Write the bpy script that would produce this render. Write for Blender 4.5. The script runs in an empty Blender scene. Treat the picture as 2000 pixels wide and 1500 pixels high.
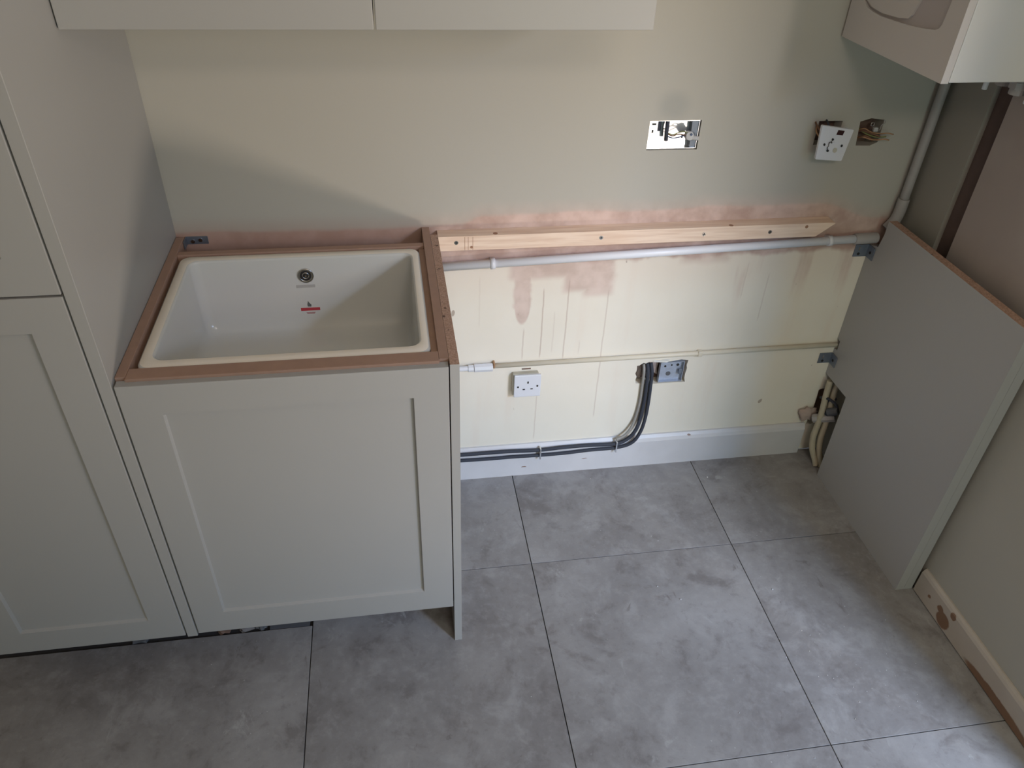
import bpy, bmesh, math, random
from mathutils import Vector, Matrix
random.seed(7)
S = bpy.context.scene
C = S.collection

# ------------------------------------------------------------------ camera
cam = bpy.data.objects.new('camera', bpy.data.cameras.new('camera'))
C.objects.link(cam)
R = ((0.98793386, 0.14104063, 0.06398621), (-0.15120380, 0.78890616, 0.59562109), (0.03352766, -0.59810920, 0.80071299))
m = Matrix.Identity(4)
for i in range(3):
    m[i][0] = R[i][0]; m[i][1] = R[i][2]; m[i][2] = -R[i][1]
m[0][3], m[1][3], m[2][3] = -0.1082, -1.7728, 1.6970
cam.matrix_world = m
cam.data.sensor_width = 36
cam.data.lens = 1496.433 / 2000 * 36
cam.data.clip_start = 0.02
S.camera = cam

# ------------------------------------------------------------------ light
w = bpy.data.worlds.new('world'); S.world = w; w.use_nodes = True
bg = w.node_tree.nodes['Background']
bg.inputs[0].default_value = (0.62, 0.72, 0.86, 1); bg.inputs[1].default_value = 0.12

def area(name, loc, target, sx, sy, power, col):
    l = bpy.data.lights.new(name, 'AREA'); l.shape = 'RECTANGLE'
    l.size = sx; l.size_y = sy; l.energy = power; l.color = col
    o = bpy.data.objects.new(name, l); C.objects.link(o)
    o.location = loc
    o.rotation_euler = (Vector(target) - Vector(loc)).to_track_quat('-Z', 'Y').to_euler()
    return o
# daylight and an added warm fill that reach the kitchen through the open back door in the right wall
area('sunlit_ground_light', (2.35, -2.75, -0.10), (2.35, -2.751, 1.0), 1.0, 1.2, 150.0, (1.000, 0.833, 0.680))
area('warm_outdoor_fill', (2.9, -4.9, 2.6), (1.3, -1.9, 0.6), 1.3, 1.6, 180.0, (1.000, 0.733, 0.367))  # unseen warm lamp added outside the door to fill the light
area('open_sky_light', (3.1, -5.0, 2.8), (1.3, -1.9, 0.6), 2.6, 2.2, 140.0, (0.036, 0.357, 1.000))
area('sky_above_door_light', (2.2, -3.9, 2.9), (0.9, -0.9, 0.2), 1.2, 0.8, 240.0, (0.350, 0.600, 1.000))
# window in the rest of the kitchen and an added fill, behind the viewer
area('rear_window_light', (0.9, -3.5, 1.0), (0.3, 0, 0.4), 0.5, 0.8, 8.4, (0.679, 1.000, 0.893))
area('ceiling_fill', (0.2, -2.6, 2.38), (0.2, -2.6, 0), 0.5, 0.5, 15.2, (1.000, 0.855, 0.737))  # unseen lamp added under the ceiling to raise the ambient light

vs = S.view_settings
vs.view_transform = 'Standard'; vs.look = 'None'; vs.gamma = 1; vs.use_curve_mapping = False
vs.exposure = 0.0

# ------------------------------------------------------------------ material tools
class N:
    """tiny expression wrapper round shader-node sockets"""
    def __init__(s, t, sock): s.t = t; s.s = sock
    def op(s, o, b=None, c=None, clamp=False, rev=False):
        n = s.t.nodes.new('ShaderNodeMath'); n.operation = o; n.use_clamp = clamp
        ins = [s, b, c]
        if rev: ins = [b, s, c]
        for k, v in enumerate(ins):
            if v is None: continue
            if isinstance(v, N): s.t.links.new(v.s, n.inputs[k])
            else: n.inputs[k].default_value = v
        return N(s.t, n.outputs[0])
    def __add__(s, b): return s.op('ADD', b)
    def __sub__(s, b): return s.op('SUBTRACT', b)
    def __mul__(s, b): return s.op('MULTIPLY', b)
    def __rsub__(s, b): return s.op('SUBTRACT', b, rev=True)
    __radd__ = __add__; __rmul__ = __mul__
    def max(s, b): return s.op('MAXIMUM', b)
    def min(s, b): return s.op('MINIMUM', b)
    def abs(s): return s.op('ABSOLUTE')
    def step(s, e0, e1):
        n = s.t.nodes.new('ShaderNodeMapRange'); n.interpolation_type = 'SMOOTHSTEP'
        s.t.links.new(s.s, n.inputs[0])
        for k, v in ((1, e0), (2, e1)):
            if isinstance(v, N): s.t.links.new(v.s, n.inputs[k])
            else: n.inputs[k].default_value = v
        return N(s.t, n.outputs[0])

class Mat:
    def __init__(s, name, rough=0.5, metal=0.0, spec=0.5):
        s.m = bpy.data.materials.new(name); s.m.use_nodes = True
        s.t = s.m.node_tree; s.b = s.t.nodes['Principled BSDF']
        s.b.inputs['Roughness'].default_value = rough
        s.b.inputs['Metallic'].default_value = metal
        s.b.inputs['Specular IOR Level'].default_value = spec
        tc = s.t.nodes.new('ShaderNodeTexCoord'); s.co = tc.outputs['Object']
        sp = s.t.nodes.new('ShaderNodeSeparateXYZ'); s.t.links.new(s.co, sp.inputs[0])
        s.x, s.y, s.z = (N(s.t, sp.outputs[k]) for k in range(3))
    def scaled(s, sc):
        mp = s.t.nodes.new('ShaderNodeMapping'); s.t.links.new(s.co, mp.inputs[0])
        mp.inputs['Scale'].default_value = sc
        return mp.outputs[0]
    def noise(s, scale=5, detail=3, rough=0.5, sc=(1, 1, 1), dist=0.0):
        n = s.t.nodes.new('ShaderNodeTexNoise'); s.t.links.new(s.scaled(sc), n.inputs['Vector'])
        n.inputs['Scale'].default_value = scale; n.inputs['Detail'].default_value = detail
        n.inputs['Roughness'].default_value = rough; n.inputs['Distortion'].default_value = dist
        return N(s.t, n.outputs[0])
    def mix(s, fac, a, b):
        n = s.t.nodes.new('ShaderNodeMix'); n.data_type = 'RGBA'
        for k, v in ((0, fac), (6, a), (7, b)):
            if isinstance(v, N): s.t.links.new(v.s, n.inputs[k])
            elif isinstance(v, tuple): n.inputs[k].default_value = (*v, 1)
            else: n.inputs[k].default_value = v
        return N(s.t, n.outputs[2])
    def col(s, c):
        if isinstance(c, tuple): s.b.inputs['Base Color'].default_value = (*c, 1)
        else: s.t.links.new(c.s, s.b.inputs['Base Color'])
        return s
    def bump(s, h, strength=0.2, dist=0.002):
        n = s.t.nodes.new('ShaderNodeBump'); n.inputs['Strength'].default_value = strength
        n.inputs['Distance'].default_value = dist
        s.t.links.new(h.s, n.inputs['Height']); s.t.links.new(n.outputs[0], s.b.inputs['Normal'])
        return s

def simple(name, c, rough=0.5, metal=0.0, var=0.0, vscale=20, spec=0.5, bump=0.0):
    M = Mat(name, rough, metal, spec)
    if var or bump:
        n = M.noise(vscale, 4)
        if var: M.col(M.mix(n, tuple(v * (1 - var) for v in c), tuple(min(1, v * (1 + var)) for v in c)))
        else: M.col(c)
        if bump: M.bump(n, bump)
    else: M.col(c)
    return M.m

SAGE = simple('sage_grey_laminate', (0.378, 0.373, 0.362), 0.42, var=0.02, vscale=6)
CARCASE = simple('grey_carcase_board', (0.33, 0.33, 0.31), 0.5, var=0.02)
MDF = simple('raw_brown_board', (0.36, 0.228, 0.170), 0.75, var=0.12, vscale=45, bump=0.1)
METAL = simple('galvanised_steel', (0.78, 0.80, 0.83), 0.28, 1.0, var=0.08, vscale=60, bump=0.06)
PIPESHADED = simple('shaded_cream_pipe_paint', (0.44, 0.39, 0.29), 0.55, var=0.2, vscale=30)  # cream pipe paint with the corner's shade put into the colour
DULLZINC = simple('dull_zinc_bracket', (0.20, 0.23, 0.28), 0.45, 0.55, var=0.15, vscale=90)
CHROME = simple('chrome', (0.55, 0.54, 0.52), 0.22, 1.0)
DARK = simple('dark_void', (0.012, 0.011, 0.010), 0.8)
DARKHOLE = simple('dark_slot', (0.02, 0.018, 0.018), 0.7)
BLACKCAB = simple('dark_grey_cable_sheath', (0.034, 0.039, 0.054), 0.75, var=0.1)
GREYCAB = simple('pale_grey_cable_sheath', (0.30, 0.29, 0.27), 0.5, var=0.1)
BLACKPL = simple('black_plastic_leg', (0.02, 0.02, 0.022), 0.5)
WHITEPL = simple('white_plastic', (0.70, 0.71, 0.75), 0.28, var=0.02)
AGEDPL = simple('aged_cream_plastic', (0.50, 0.47, 0.38), 0.4, var=0.05)
PIPEWHITE = simple('white_overflow_pipe_plastic', (0.80, 0.81, 0.86), 0.35, var=0.04, vscale=12)
PIPECREAM = simple('cream_gloss_painted_pipe', (0.70, 0.64, 0.52), 0.42, var=0.06, vscale=25)
PIPEPINK = simple('off_white_painted_pipe', (0.36, 0.34, 0.33), 0.5, var=0.1, vscale=20)
WIREBROWN = simple('brown_wire_insulation', (0.16, 0.075, 0.035), 0.45)
WIREBLUE = simple('blue_wire_insulation', (0.06, 0.10, 0.20), 0.45)
WIREEARTH = simple('green_yellow_wire_insulation', (0.20, 0.21, 0.07), 0.45)
COPPER = simple('tan_copper_wire', (0.42, 0.24, 0.13), 0.4, 0.3)
CONNECT = simple('translucent_connector_plastic', (0.50, 0.50, 0.50), 0.3, var=0.2, vscale=120)
BOILERW = simple('white_boiler_casing', (0.70, 0.70, 0.69), 0.35, var=0.015, vscale=4)
BOILERF = simple('off_white_boiler_front', (0.60, 0.57, 0.555), 0.4, var=0.015, vscale=4)
BOILERR = simple('boiler_recess_grey', (0.46, 0.42, 0.42), 0.5)
RED = simple('red_sticker_print', (0.50, 0.05, 0.07), 0.4)
PINKPR = simple('pale_red_sticker_print', (0.45, 0.25, 0.26), 0.4)
GREYPR = simple('grey_sticker_print', (0.12, 0.13, 0.13), 0.4)
MARKPR = simple('faint_grey_mark', (0.46, 0.455, 0.44), 0.3)
PLASTERB = simple('bare_brown_plaster', (0.17, 0.105, 0.080), 0.9, var=0.3, vscale=30, bump=0.5)
PLASTERG = simple('grey_rubble_plaster', (0.33, 0.27, 0.25), 0.9, var=0.4, vscale=60, bump=0.7)
PLASTERP = simple('pale_pink_plaster', (0.42, 0.33, 0.29), 0.9, var=0.15, vscale=50, bump=0.5)
BOARDGREY = simple('grey_packing_board', (0.10, 0.105, 0.115), 0.7, var=0.15)
CREAMRIM = simple('cream_unglazed_rim', (0.86, 0.80, 0.70), 0.6, var=0.05, vscale=15)
GLAZE = simple('white_fireclay_glaze', (0.64, 0.645, 0.62), 0.16, var=0.02, vscale=5)
CEILW = simple('ceiling_white', (0.62, 0.60, 0.55), 0.8)
ROOMW = simple('room_paint', (0.46, 0.43, 0.38), 0.8)
FRAMEW = simple('white_gloss_frame', (0.65, 0.65, 0.62), 0.3)

def m_chip():
    M = Mat('chipboard_edge', 0.8)
    a = M.noise(260, 3); b = M.noise(70, 3)
    c = M.mix(a.step(0.35, 0.65), (0.36, 0.225, 0.165), (0.50, 0.33, 0.25))
    c = M.mix(b.step(0.66, 0.72), c, (0.12, 0.07, 0.05))
    return M.col(c).bump(a, 0.4).m
CHIP = m_chip()

def m_pine():
    M = Mat('planed_pine', 0.6)
    a = M.noise(9, 4, sc=(0.8, 12, 12)); b = M.noise(40, 2, sc=(0.2, 6, 6))
    c = M.mix(a.step(0.3, 0.7), (0.74, 0.54, 0.41), (0.86, 0.68, 0.54))
    c = M.mix(b.step(0.6, 0.75) * 0.35, c, (0.55, 0.36, 0.25))
    return M.col(c).bump(b, 0.05).m
PINE = m_pine()
KNOT = simple('pine_knot', (0.33, 0.17, 0.10), 0.6)

def m_tile():
    M = Mat('grey_stone_look_porcelain', 0.42)
    a = M.noise(2.6, 6, 0.55, dist=0.3); b = M.noise(9, 7, 0.68, dist=0.4); c3 = M.noise(34, 6, 0.7); sp = M.noise(130, 1)
    big = M.noise(1.5, 2, 0.5); st = M.noise(17, 5, 0.7, sc=(1, 0.6, 1), dist=0.8)
    c = M.mix(a.step(0.34, 0.66), (0.215, 0.203, 0.200), (0.300, 0.290, 0.286))
    c = M.mix(b.step(0.50, 0.66) * 0.55, c, (0.36, 0.352, 0.35))
    c = M.mix(b.step(0.48, 0.32) * 0.65, c, (0.160, 0.145, 0.142))
    c = M.mix(c3.step(0.48, 0.70) * 0.40, c, (0.36, 0.35, 0.345))
    c = M.mix(c3.step(0.46, 0.30) * 0.35, c, (0.15, 0.135, 0.13))
    c = M.mix(st.step(0.60, 0.70) * a.step(0.42, 0.60) * 0.7, c, (0.40, 0.395, 0.39))
    c = M.mix(st.step(0.36, 0.28) * 0.6, c, (0.145, 0.125, 0.12))
    c = M.mix(sp.step(0.77, 0.80) * big.step(0.5, 0.6) * 0.6, c, (0.58, 0.57, 0.57))
    M.t.links.new((b * 0.25 + 0.33).s, M.b.inputs['Roughness'])
    return M.col(c).bump(c3, 0.04).m
TILE = m_tile()
TILEEDGE = simple('tile_edge', (0.20, 0.19, 0.185), 0.7)
SCREED = simple('dark_screed', (0.035, 0.034, 0.036), 0.9, var=0.4, vscale=25, bump=0.5)

def m_wall_back():
    M = Mat('back_wall_paint_and_plaster', 0.72, spec=0.3)
    x, y, z = M.x, M.y, M.z
    n1 = M.noise(6, 4) - 0.5; n2 = M.noise(28, 4) - 0.5; n3 = M.noise(1.6, 2) - 0.5
    nv = M.noise(16, 3, sc=(1, 1, 0.12)) - 0.5          # vertical streaks
    nf = M.noise(90, 2) - 0.5
    pink = M.mix((n1 * 2.2 + n2 * 1.2 + 0.5).step(0.1, 0.9), (0.47, 0.325, 0.270), (0.66, 0.50, 0.44))
    pink = M.mix(x.step(0.03, -0.06) * 0.7, pink, (0.40, 0.255, 0.20))
    # greige finish paint, slightly patchy
    paint = M.mix((n3 + 0.5), (0.455, 0.435, 0.385), (0.475, 0.455, 0.405))
    # old cream paint
    cream = M.mix((n1 + 0.5).step(0.25, 0.75), (0.77, 0.715, 0.61), (0.80, 0.75, 0.65))
    cream = M.mix((nv + 0.5).step(0.55, 0.80) * 0.35, cream, (0.74, 0.60, 0.49))
    cream = M.mix(z.step(0.42, 0.15) * 0.35, cream, (0.72, 0.71, 0.63))
    cream = M.mix(z.step(0.60, 0.74) * 0.30, cream, (0.72, 0.58, 0.48))
    # faint stain blotches and dark nicks
    nk = M.noise(38, 1, sc=(1, 1, 0.55))
    cream = M.mix(nk.step(0.755, 0.79) * 0.7, cream, (0.30, 0.22, 0.17))
    # pink smears over the cream
    jx = x + n2 * 0.02; jz = z + n2 * 0.018 + n1 * 0.02
    def box(x0, x1, z0, z1, s=0.012):
        return jx.step(x0 - s, x0 + s) * jx.step(x1 + s, x1 - s) * jz.step(z0 - s, z0 + s) * jz.step(z1 + s, z1 - s)
    def ell(cx, cz, rx, rz, s=0.25):
        a = (x - cx) * (1 / rx); b = (z - cz) * (1 / rz)
        return (a * a + b * b).op('SQRT').step(1 + s, 1 - s)
    lowedge = (z + n1 * 0.05 + nv * 0.05).step(0.735, 0.752)
    sm = box(0.19, 0.47, 0.700, 0.80)
    sm = sm.max(box(0.34, 0.475, 0.655, 0.75))
    sm = sm.max(box(0.395, 0.480, 0.640, 0.70) * 0.9)
    sm = sm.max(box(0.204, 0.25, 0.61, 0.74, 0.006)).max(ell(0.229, 0.625, 0.022, 0.066, 0.1) )
    sm = sm.max(box(0.66, 0.80, 0.725, 0.80) * 0.6)
    st = (nv + 0.5).step(0.50, 0.66) * jx.step(0.70, 0.85) * (z + nv * 0.2).step(0.60, 0.72) * 0.75
    sm = sm.max(st)
    sm = sm * 0.72
    # thin runs of dried plaster water
    runs = None
    for (rx, z0, z1, a) in ((0.235, 0.433, 0.55, .55), (0.286, 0.435, 0.675, .75), (0.355, 0.425, 0.70, .65), (0.468, 0.2, 0.66, .5),
                            (0.320, 0.45, 0.60, .25), (0.284, 0.127, 0.315, .45), (0.400, 0.44, 0.50, .3), (0.11, 0.55, 0.72, .2),
                            (0.93, 0.52, 0.69, .35), (0.86, 0.60, 0.73, .3), (0.605, 0.05, 0.3, .1)):
        r = ((x + n2 * 0.004 + n1 * 0.005) - rx).abs().step(0.0030, 0.0006) * z.step(z0, z0 + 0.02) * z.step(z1, z1 - 0.02) * a
        runs = r if runs is None else runs.max(r)
    body = M.mix(sm, cream, pink)
    body = M.mix(runs * 0.7, body, (0.42, 0.30, 0.25))
    pinkzone = lowedge
    body = M.mix(pinkzone, body, pink)
    # irregular lower edge of the finish paint
    top = 0.866 + x.step(0.06, 0.12) * 0.020 - x.step(1.02, 1.19) * 0.045 + n1 * 0.022 + (M.noise(3.3, 0) - 0.5) * 0.03
    pm = (z - top).step(-0.006, 0.008)
    c = M.mix(pm, body, paint)
    halo = (z - top).step(0.045, 0.0) * pm * 0.35
    c = M.mix(halo, c, pink)
    # soft grey ellipse above the metal socket box
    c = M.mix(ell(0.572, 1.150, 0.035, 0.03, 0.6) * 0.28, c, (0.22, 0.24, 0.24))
    # paint line where skirting meets the wall
    return M.col(c).bump(n1 * 0.6 + nf * 0.15, 0.25, 0.004).m
WALLB = m_wall_back()

def m_wall_right():
    M = Mat('right_wall_paint', 0.75, spec=0.3)
    y, z = M.y, M.z; n1 = M.noise(5, 4) - 0.5; n2 = M.noise(24, 4) - 0.5
    paint = M.mix(n1 + 0.5, (0.395, 0.38, 0.335), (0.43, 0.415, 0.37))
    plas = M.mix((n1 * 2 + 0.5).step(0.2, 0.8), (0.36, 0.31, 0.285), (0.40, 0.35, 0.32))
    c = M.mix((y + n1 * 0.15).step(-0.62, -0.45), paint, plas)
    gl = (y + n2 * 0.01).step(-0.17, -0.16)
    c = M.mix(gl, c, (0.30, 0.285, 0.25))
    return M.col(c).bump(n1 + n2 * 0.4, 0.2, 0.004).m
WALLR = m_wall_right()

def m_skirt(name, base, chips=()):
    M = Mat(name, 0.4)
    x, y, z = M.x, M.y, M.z
    n = M.noise(14, 4) - 0.5; n2 = M.noise(60, 3) - 0.5
    c = M.mix((n * 2 + 0.5).step(0, 1), tuple(v * 0.94 for v in base), base)
    for (cy, cz, ry, rz, ax) in chips:
        u = (x if ax == 'x' else y) + n2 * 0.012
        a = (u - cy) * (1 / ry); b = (z + n2 * 0.008 - cz) * (1 / rz)
        c = M.mix((a * a + b * b).op('SQRT').step(1.15, 0.9), c, (0.21, 0.12, 0.075))
    return M.col(c).bump(n, 0.1).m
SKB = m_skirt('white_gloss_skirting', (0.60, 0.60, 0.62), ((0.79, 0.112, 0.006, 0.003, 'x'), (0.255, 0.035, 0.008, 0.002, 'x'), (0.45, 0.05, 0.008, 0.0015, 'x')))
SKR = m_skirt('cream_gloss_skirting', (0.47, 0.42, 0.37), ((-0.722, 0.028, 0.024, 0.022, 'y'), (-0.700, 0.047, 0.012, 0.010, 'y'), (-0.742, 0.070, 0.010, 0.010, 'y'), (-0.95, 0.012, 0.12, 0.017, 'y'), (-0.655, 0.04, 0.006, 0.006, 'y')))

# ------------------------------------------------------------------ mesh tools
def obj(name, bm, mat, parent=None, smooth=False, mats=None):
    me = bpy.data.meshes.new(name)
    bmesh.ops.recalc_face_normals(bm, faces=bm.faces)
    bm.to_mesh(me); bm.free()
    for mm in (mats or [mat]): me.materials.append(mm)
    if smooth:
        for p in me.polygons: p.use_smooth = True
    o = bpy.data.objects.new(name, me); C.objects.link(o)
    if parent is not None: o.parent = parent
    return o

def tag(o, label, cat, group=None, kind=None):
    if label: o['label'] = label
    if cat: o['category'] = cat
    if group: o['group'] = group
    if kind: o['kind'] = kind
    return o

ORIG = {}
def thing(name, label, cat, loc, group=None):
    o = bpy.data.objects.new(name, None); C.objects.link(o); o.location = loc
    o.empty_display_size = 0.05
    ORIG[o.name] = Vector(loc)
    return tag(o, label, cat, group)

def part(name, bm, mat, parent, smooth=False, mats=None, label=None):
    """geometry is given in world coordinates; shift it into the thing's frame"""
    off = Vector((0, 0, 0)); p = parent
    while p is not None:
        off += Vector(p.location); p = p.parent
    bmesh.ops.translate(bm, verts=bm.verts, vec=-off)
    o = obj(name, bm, mat, parent, smooth, mats)
    if label: o['label'] = label
    return o

def bx(bm, x0, x1, y0, y1, z0, z1, bev=0.0, mi=0):
    t = bmesh.new()
    bmesh.ops.create_cube(t, size=1)
    for v in t.verts:
        v.co = Vector(((x0 + x1) / 2 + v.co.x * (x1 - x0), (y0 + y1) / 2 + v.co.y * (y1 - y0), (z0 + z1) / 2 + v.co.z * (z1 - z0)))
    if bev: bmesh.ops.bevel(t, geom=t.edges[:], offset=bev, segments=2, affect='EDGES', profile=0.5)
    for f in t.faces: f.material_index = mi
    merge(bm, t); return bm

def merge(bm, t, M=None):
    if M is not None: bmesh.ops.transform(t, matrix=M, verts=t.verts)
    mp = {v: bm.verts.new(v.co) for v in t.verts}
    for f in t.faces:
        try:
            nf = bm.faces.new([mp[v] for v in f.verts]); nf.material_index = f.material_index; nf.smooth = f.smooth
        except ValueError: pass
    t.free()

def box(*a, **k): return bx(bmesh.new(), *a, **k)

def cyl(bm, p, q, r, seg=20, r2=None, bev=0.0):
    p = Vector(p); q = Vector(q); d = q - p
    t = bmesh.new()
    bmesh.ops.create_cone(t, cap_ends=True, segments=seg, radius1=r, radius2=r if r2 is None else r2, depth=d.length)
    if bev:
        ed = [e for e in t.edges if abs(e.verts[0].co.z - e.verts[1].co.z) < 1e-6]
        bmesh.ops.bevel(t, geom=ed, offset=bev, segments=2, affect='EDGES', profile=0.5)
    M = Matrix.Translation((p + q) / 2) @ d.to_track_quat('Z', 'Y').to_matrix().to_4x4()
    merge(bm, t, M); return bm

def spline(pts, sub=8):
    P = [Vector(p) for p in pts]
    if len(P) < 3: return P
    Q = [P[0] * 2 - P[1]] + P + [P[-1] * 2 - P[-2]]
    out = []
    for i in range(1, len(Q) - 2):
        a, b, c, d = Q[i - 1:i + 3]
        for k in range(sub):
            t = k / sub
            out.append(0.5 * ((2 * b) + (c - a) * t + (2 * a - 5 * b + 4 * c - d) * t * t + (3 * b - a - 3 * c + d) * t ** 3))
    out.append(P[-1]); return out

def tube(bm, pts, r, seg=10, sub=8, flat=1.0):
    P = spline(pts, sub); rings = []
    up = Vector((0, 0, 1)); prev = None
    for i, p in enumerate(P):
        d = (P[min(i + 1, len(P) - 1)] - P[max(i - 1, 0)]).normalized()
        if prev is None:
            u = d.orthogonal().normalized()
        else:
            u = (prev - d * prev.dot(d)).normalized()
        prev = u; v = d.cross(u)
        rings.append([bm.verts.new(p + (u * math.cos(a) + v * math.sin(a) * flat) * r) for a in (2 * math.pi * k / seg for k in range(seg))])
    for a, b in zip(rings, rings[1:]):
        for k in range(seg):
            f = bm.faces.new((a[k], a[(k + 1) % seg], b[(k + 1) % seg], b[k])); f.smooth = True
    bm.faces.new(rings[0]); bm.faces.new(rings[-1][::-1])
    return bm

def rrect(x0, x1, y0, y1, r, n=6):
    out = []
    for cx, cy, a0 in ((x1 - r, y1 - r, 0), (x0 + r, y1 - r, 90), (x0 + r, y0 + r, 180), (x1 - r, y0 + r, 270)):
        for k in range(n + 1):
            a = math.radians(a0 + 90 * k / n); out.append((cx + r * math.cos(a), cy + r * math.sin(a)))
    return out

def loft(bm, loops, cap=(True, True), mi=None):
    L = [[bm.verts.new(p) for p in lp] for lp in loops]
    n = len(L[0])
    for j, (a, b) in enumerate(zip(L, L[1:])):
        for k in range(n):
            f = bm.faces.new((a[k], a[(k + 1) % n], b[(k + 1) % n], b[k]))
            if mi: f.material_index = mi[j]
    if cap[0]: bm.faces.new(L[0][::-1])
    if cap[1]:
        f = bm.faces.new(L[-1])
        if mi: f.material_index = mi[-1]
    return bm

def prism(bm, poly, fn, d0, d1):
    """extrude 2-D polygon; fn(u, v, d) -> xyz"""
    a = [bm.verts.new(fn(u, v, d0)) for u, v in poly]; b = [bm.verts.new(fn(u, v, d1)) for u, v in poly]
    n = len(poly)
    bm.faces.new(a[::-1]); bm.faces.new(b)
    for k in range(n): bm.faces.new((a[k], a[(k + 1) % n], b[(k + 1) % n], b[k]))
    return bm

def holed(bm, outer, holes, fn, d0, d1):
    """plate with polygonal through holes"""
    for d in (d0, d1):
        edges = []
        for lp in [outer] + holes:
            vs_ = [bm.verts.new(fn(u, v, d)) for u, v in lp]
            edges += [bm.edges.new((vs_[k], vs_[(k + 1) % len(vs_)])) for k in range(len(vs_))]
        bmesh.ops.triangle_fill(bm, use_beauty=True, use_dissolve=False, edges=edges)
    for lp in [outer] + holes:
        n = len(lp)
        for k in range(n):
            (u0, v0), (u1, v1) = lp[k], lp[(k + 1) % n]
            bm.faces.new([bm.verts.new(c) for c in (fn(u0, v0, d0), fn(u1, v1, d0), fn(u1, v1, d1), fn(u0, v0, d1))])
    bmesh.ops.remove_doubles(bm, verts=bm.verts, dist=1e-6)
    return bm

XZ = lambda u, v, d: (u, d, v)
YZ = lambda u, v, d: (d, u, v)
XY = lambda u, v, d: (u, v, d)

def ragged(poly, amp, sub=4):
    out = []
    n = len(poly)
    for k in range(n):
        a = Vector(poly[k]); b = Vector(poly[(k + 1) % n])
        for j in range(sub):
            p = a.lerp(b, j / sub)
            if j: p += Vector((random.uniform(-amp, amp), random.uniform(-amp, amp)))
            out.append((p.x, p.y))
    return out

# ------------------------------------------------------------------ the room
XR, XL, YN, ZC = 1.270, -2.10, -3.60, 2.40
# holes in the back wall: metal double box, bare plaster hole, chased-out hole with low steel box, hole behind the hanging plate
H_metal = [(0.518, 1.043), (0.648, 1.043), (0.648, 1.115), (0.518, 1.115)]
H_brown = [(1.073, 1.044), (1.112, 1.043), (1.131, 1.052), (1.131, 1.108), (1.094, 1.113), (1.066, 1.105)]
H_low = ragged([(0.588, 0.325), (0.745, 0.318), (0.742, 0.400), (0.62, 0.402), (0.584, 0.390)], 0.004, 5)
H_plate = [(0.955, 1.048), (1.018, 1.048), (1.018, 1.108), (0.955, 1.108)]
H_junk = ragged([(1.20, 0.11), (1.268, 0.11), (1.268, 0.26), (1.205, 0.25)], 0.006, 4)
bm = holed(bmesh.new(), [(XL, 0.0), (XR + 0.3, 0.0), (XR + 0.3, ZC), (XL, ZC)], [H_metal, H_brown, H_low, H_plate, H_junk], XZ, 0.0, 0.035)
wb = tag(obj('wall_back', bm, WALLB), 'back wall, greige paint above, bare pink plaster band and old cream paint below', 'wall', kind='structure')
part('brickwork_backing', box(XL, XR + 0.3, 0.0355, 0.16, 0, ZC), PLASTERB, wb)
# right wall with the doorway the daylight comes through (outside the frame) and a chased groove
bm = bmesh.new()
bx(bm, XR, XR + 0.30, -0.162, 0.0, 0, ZC)
bx(bm, XR + 0.014, XR + 0.30, -0.220, -0.162, 0, ZC, mi=1)
bx(bm, XR, XR + 0.30, -1.25, -0.220, 0, ZC)
bx(bm, XR, XR + 0.30, YN, -2.85, 0, ZC)
bx(bm, XR, XR + 0.30, -2.85, -1.25, 2.06, ZC)
GROOVE = simple('dark_groove_plaster', (0.105, 0.072, 0.063), 0.95, var=0.2, vscale=30, bump=0.5)
tag(obj('wall_right', bm, None, mats=[WALLR, GROOVE]), 'right wall with a chased vertical groove of bare plaster', 'wall', kind='structure')
tag(obj('wall_left', box(XL - 0.1, XL, YN, 0, 0, ZC), ROOMW), 'plain painted wall beyond the tall cupboard', 'wall', kind='structure')
tag(obj('wall_front', box(XL, XR + 0.3, YN - 0.1, YN, 0, ZC), ROOMW), 'plain painted wall behind the viewer', 'wall', kind='structure')
tag(obj('ceiling', box(XL - 0.1, XR + 0.3, YN, 0.0, ZC, ZC + 0.1), CEILW), 'plain white ceiling', 'ceiling', kind='structure')
bm = bmesh.new()
for a in ((XR + 0.10, XR + 0.17, -1.31, -1.25, 0, 2.06), (XR + 0.10, XR + 0.17, -2.85, -2.79, 0, 2.06), (XR + 0.10, XR + 0.17, -2.79, -1.31, 2.0, 2.06)):
    bx(bm, *a, bev=0.002)
tag(obj('door_1', bm, FRAMEW), 'white frame of the open back door', 'door', kind='structure')

tag(obj('patio_ground', box(XR + 0.301, 6.0, -8.0, 0.5, -0.30, -0.16), simple('pale_patio_concrete', (0.30, 0.28, 0.25), 0.9, var=0.2, vscale=6)), 'pale concrete patio outside the open back door', 'ground', kind='structure')
# floor: dark screed with porcelain tiles laid on it
fl = tag(obj('floor', box(XL, XR + 0.3, YN, 0.0, -0.12, -0.010), SCREED), 'tiled kitchen floor of grey stone-look tiles', 'floor', kind='structure')
TX, TY, TW, TL, G = 0.2184, -0.3773, 0.5954, 0.6090, 0.0011
for i in range(-4, 3):
    if i == -2: continue
    for j in range(-1, 6):
        x0 = TX + i * TW; x1 = x0 + TW * (2 if i == -3 else 1); y1 = TY - (j - 0) * TL; y0 = y1 - TL
        x0 = max(x0, XL); x1 = min(x1, XR - 0.001); y1 = min(y1, -0.001); y0 = max(y0, YN)
        if x1 - x0 < 0.03 or y1 - y0 < 0.03: continue
        if x1 < TX - TW + 0.01:                       # tiles stop under the front of the units at the left
            if y0 > -0.52: continue
            y1 = min(y1, -0.507)
        cx, cy = (x0 + x1) / 2, (y0 + y1) / 2
        bm = box(x0 + G, x1 - G, y0 + G, y1 - G, -0.0099, 0.0, bev=0.0007)
        bmesh.ops.translate(bm, verts=bm.verts, vec=(-cx, -cy, 0))
        o = obj('tile', bm, TILE, fl); o.location = (cx, cy, 0)

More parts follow.
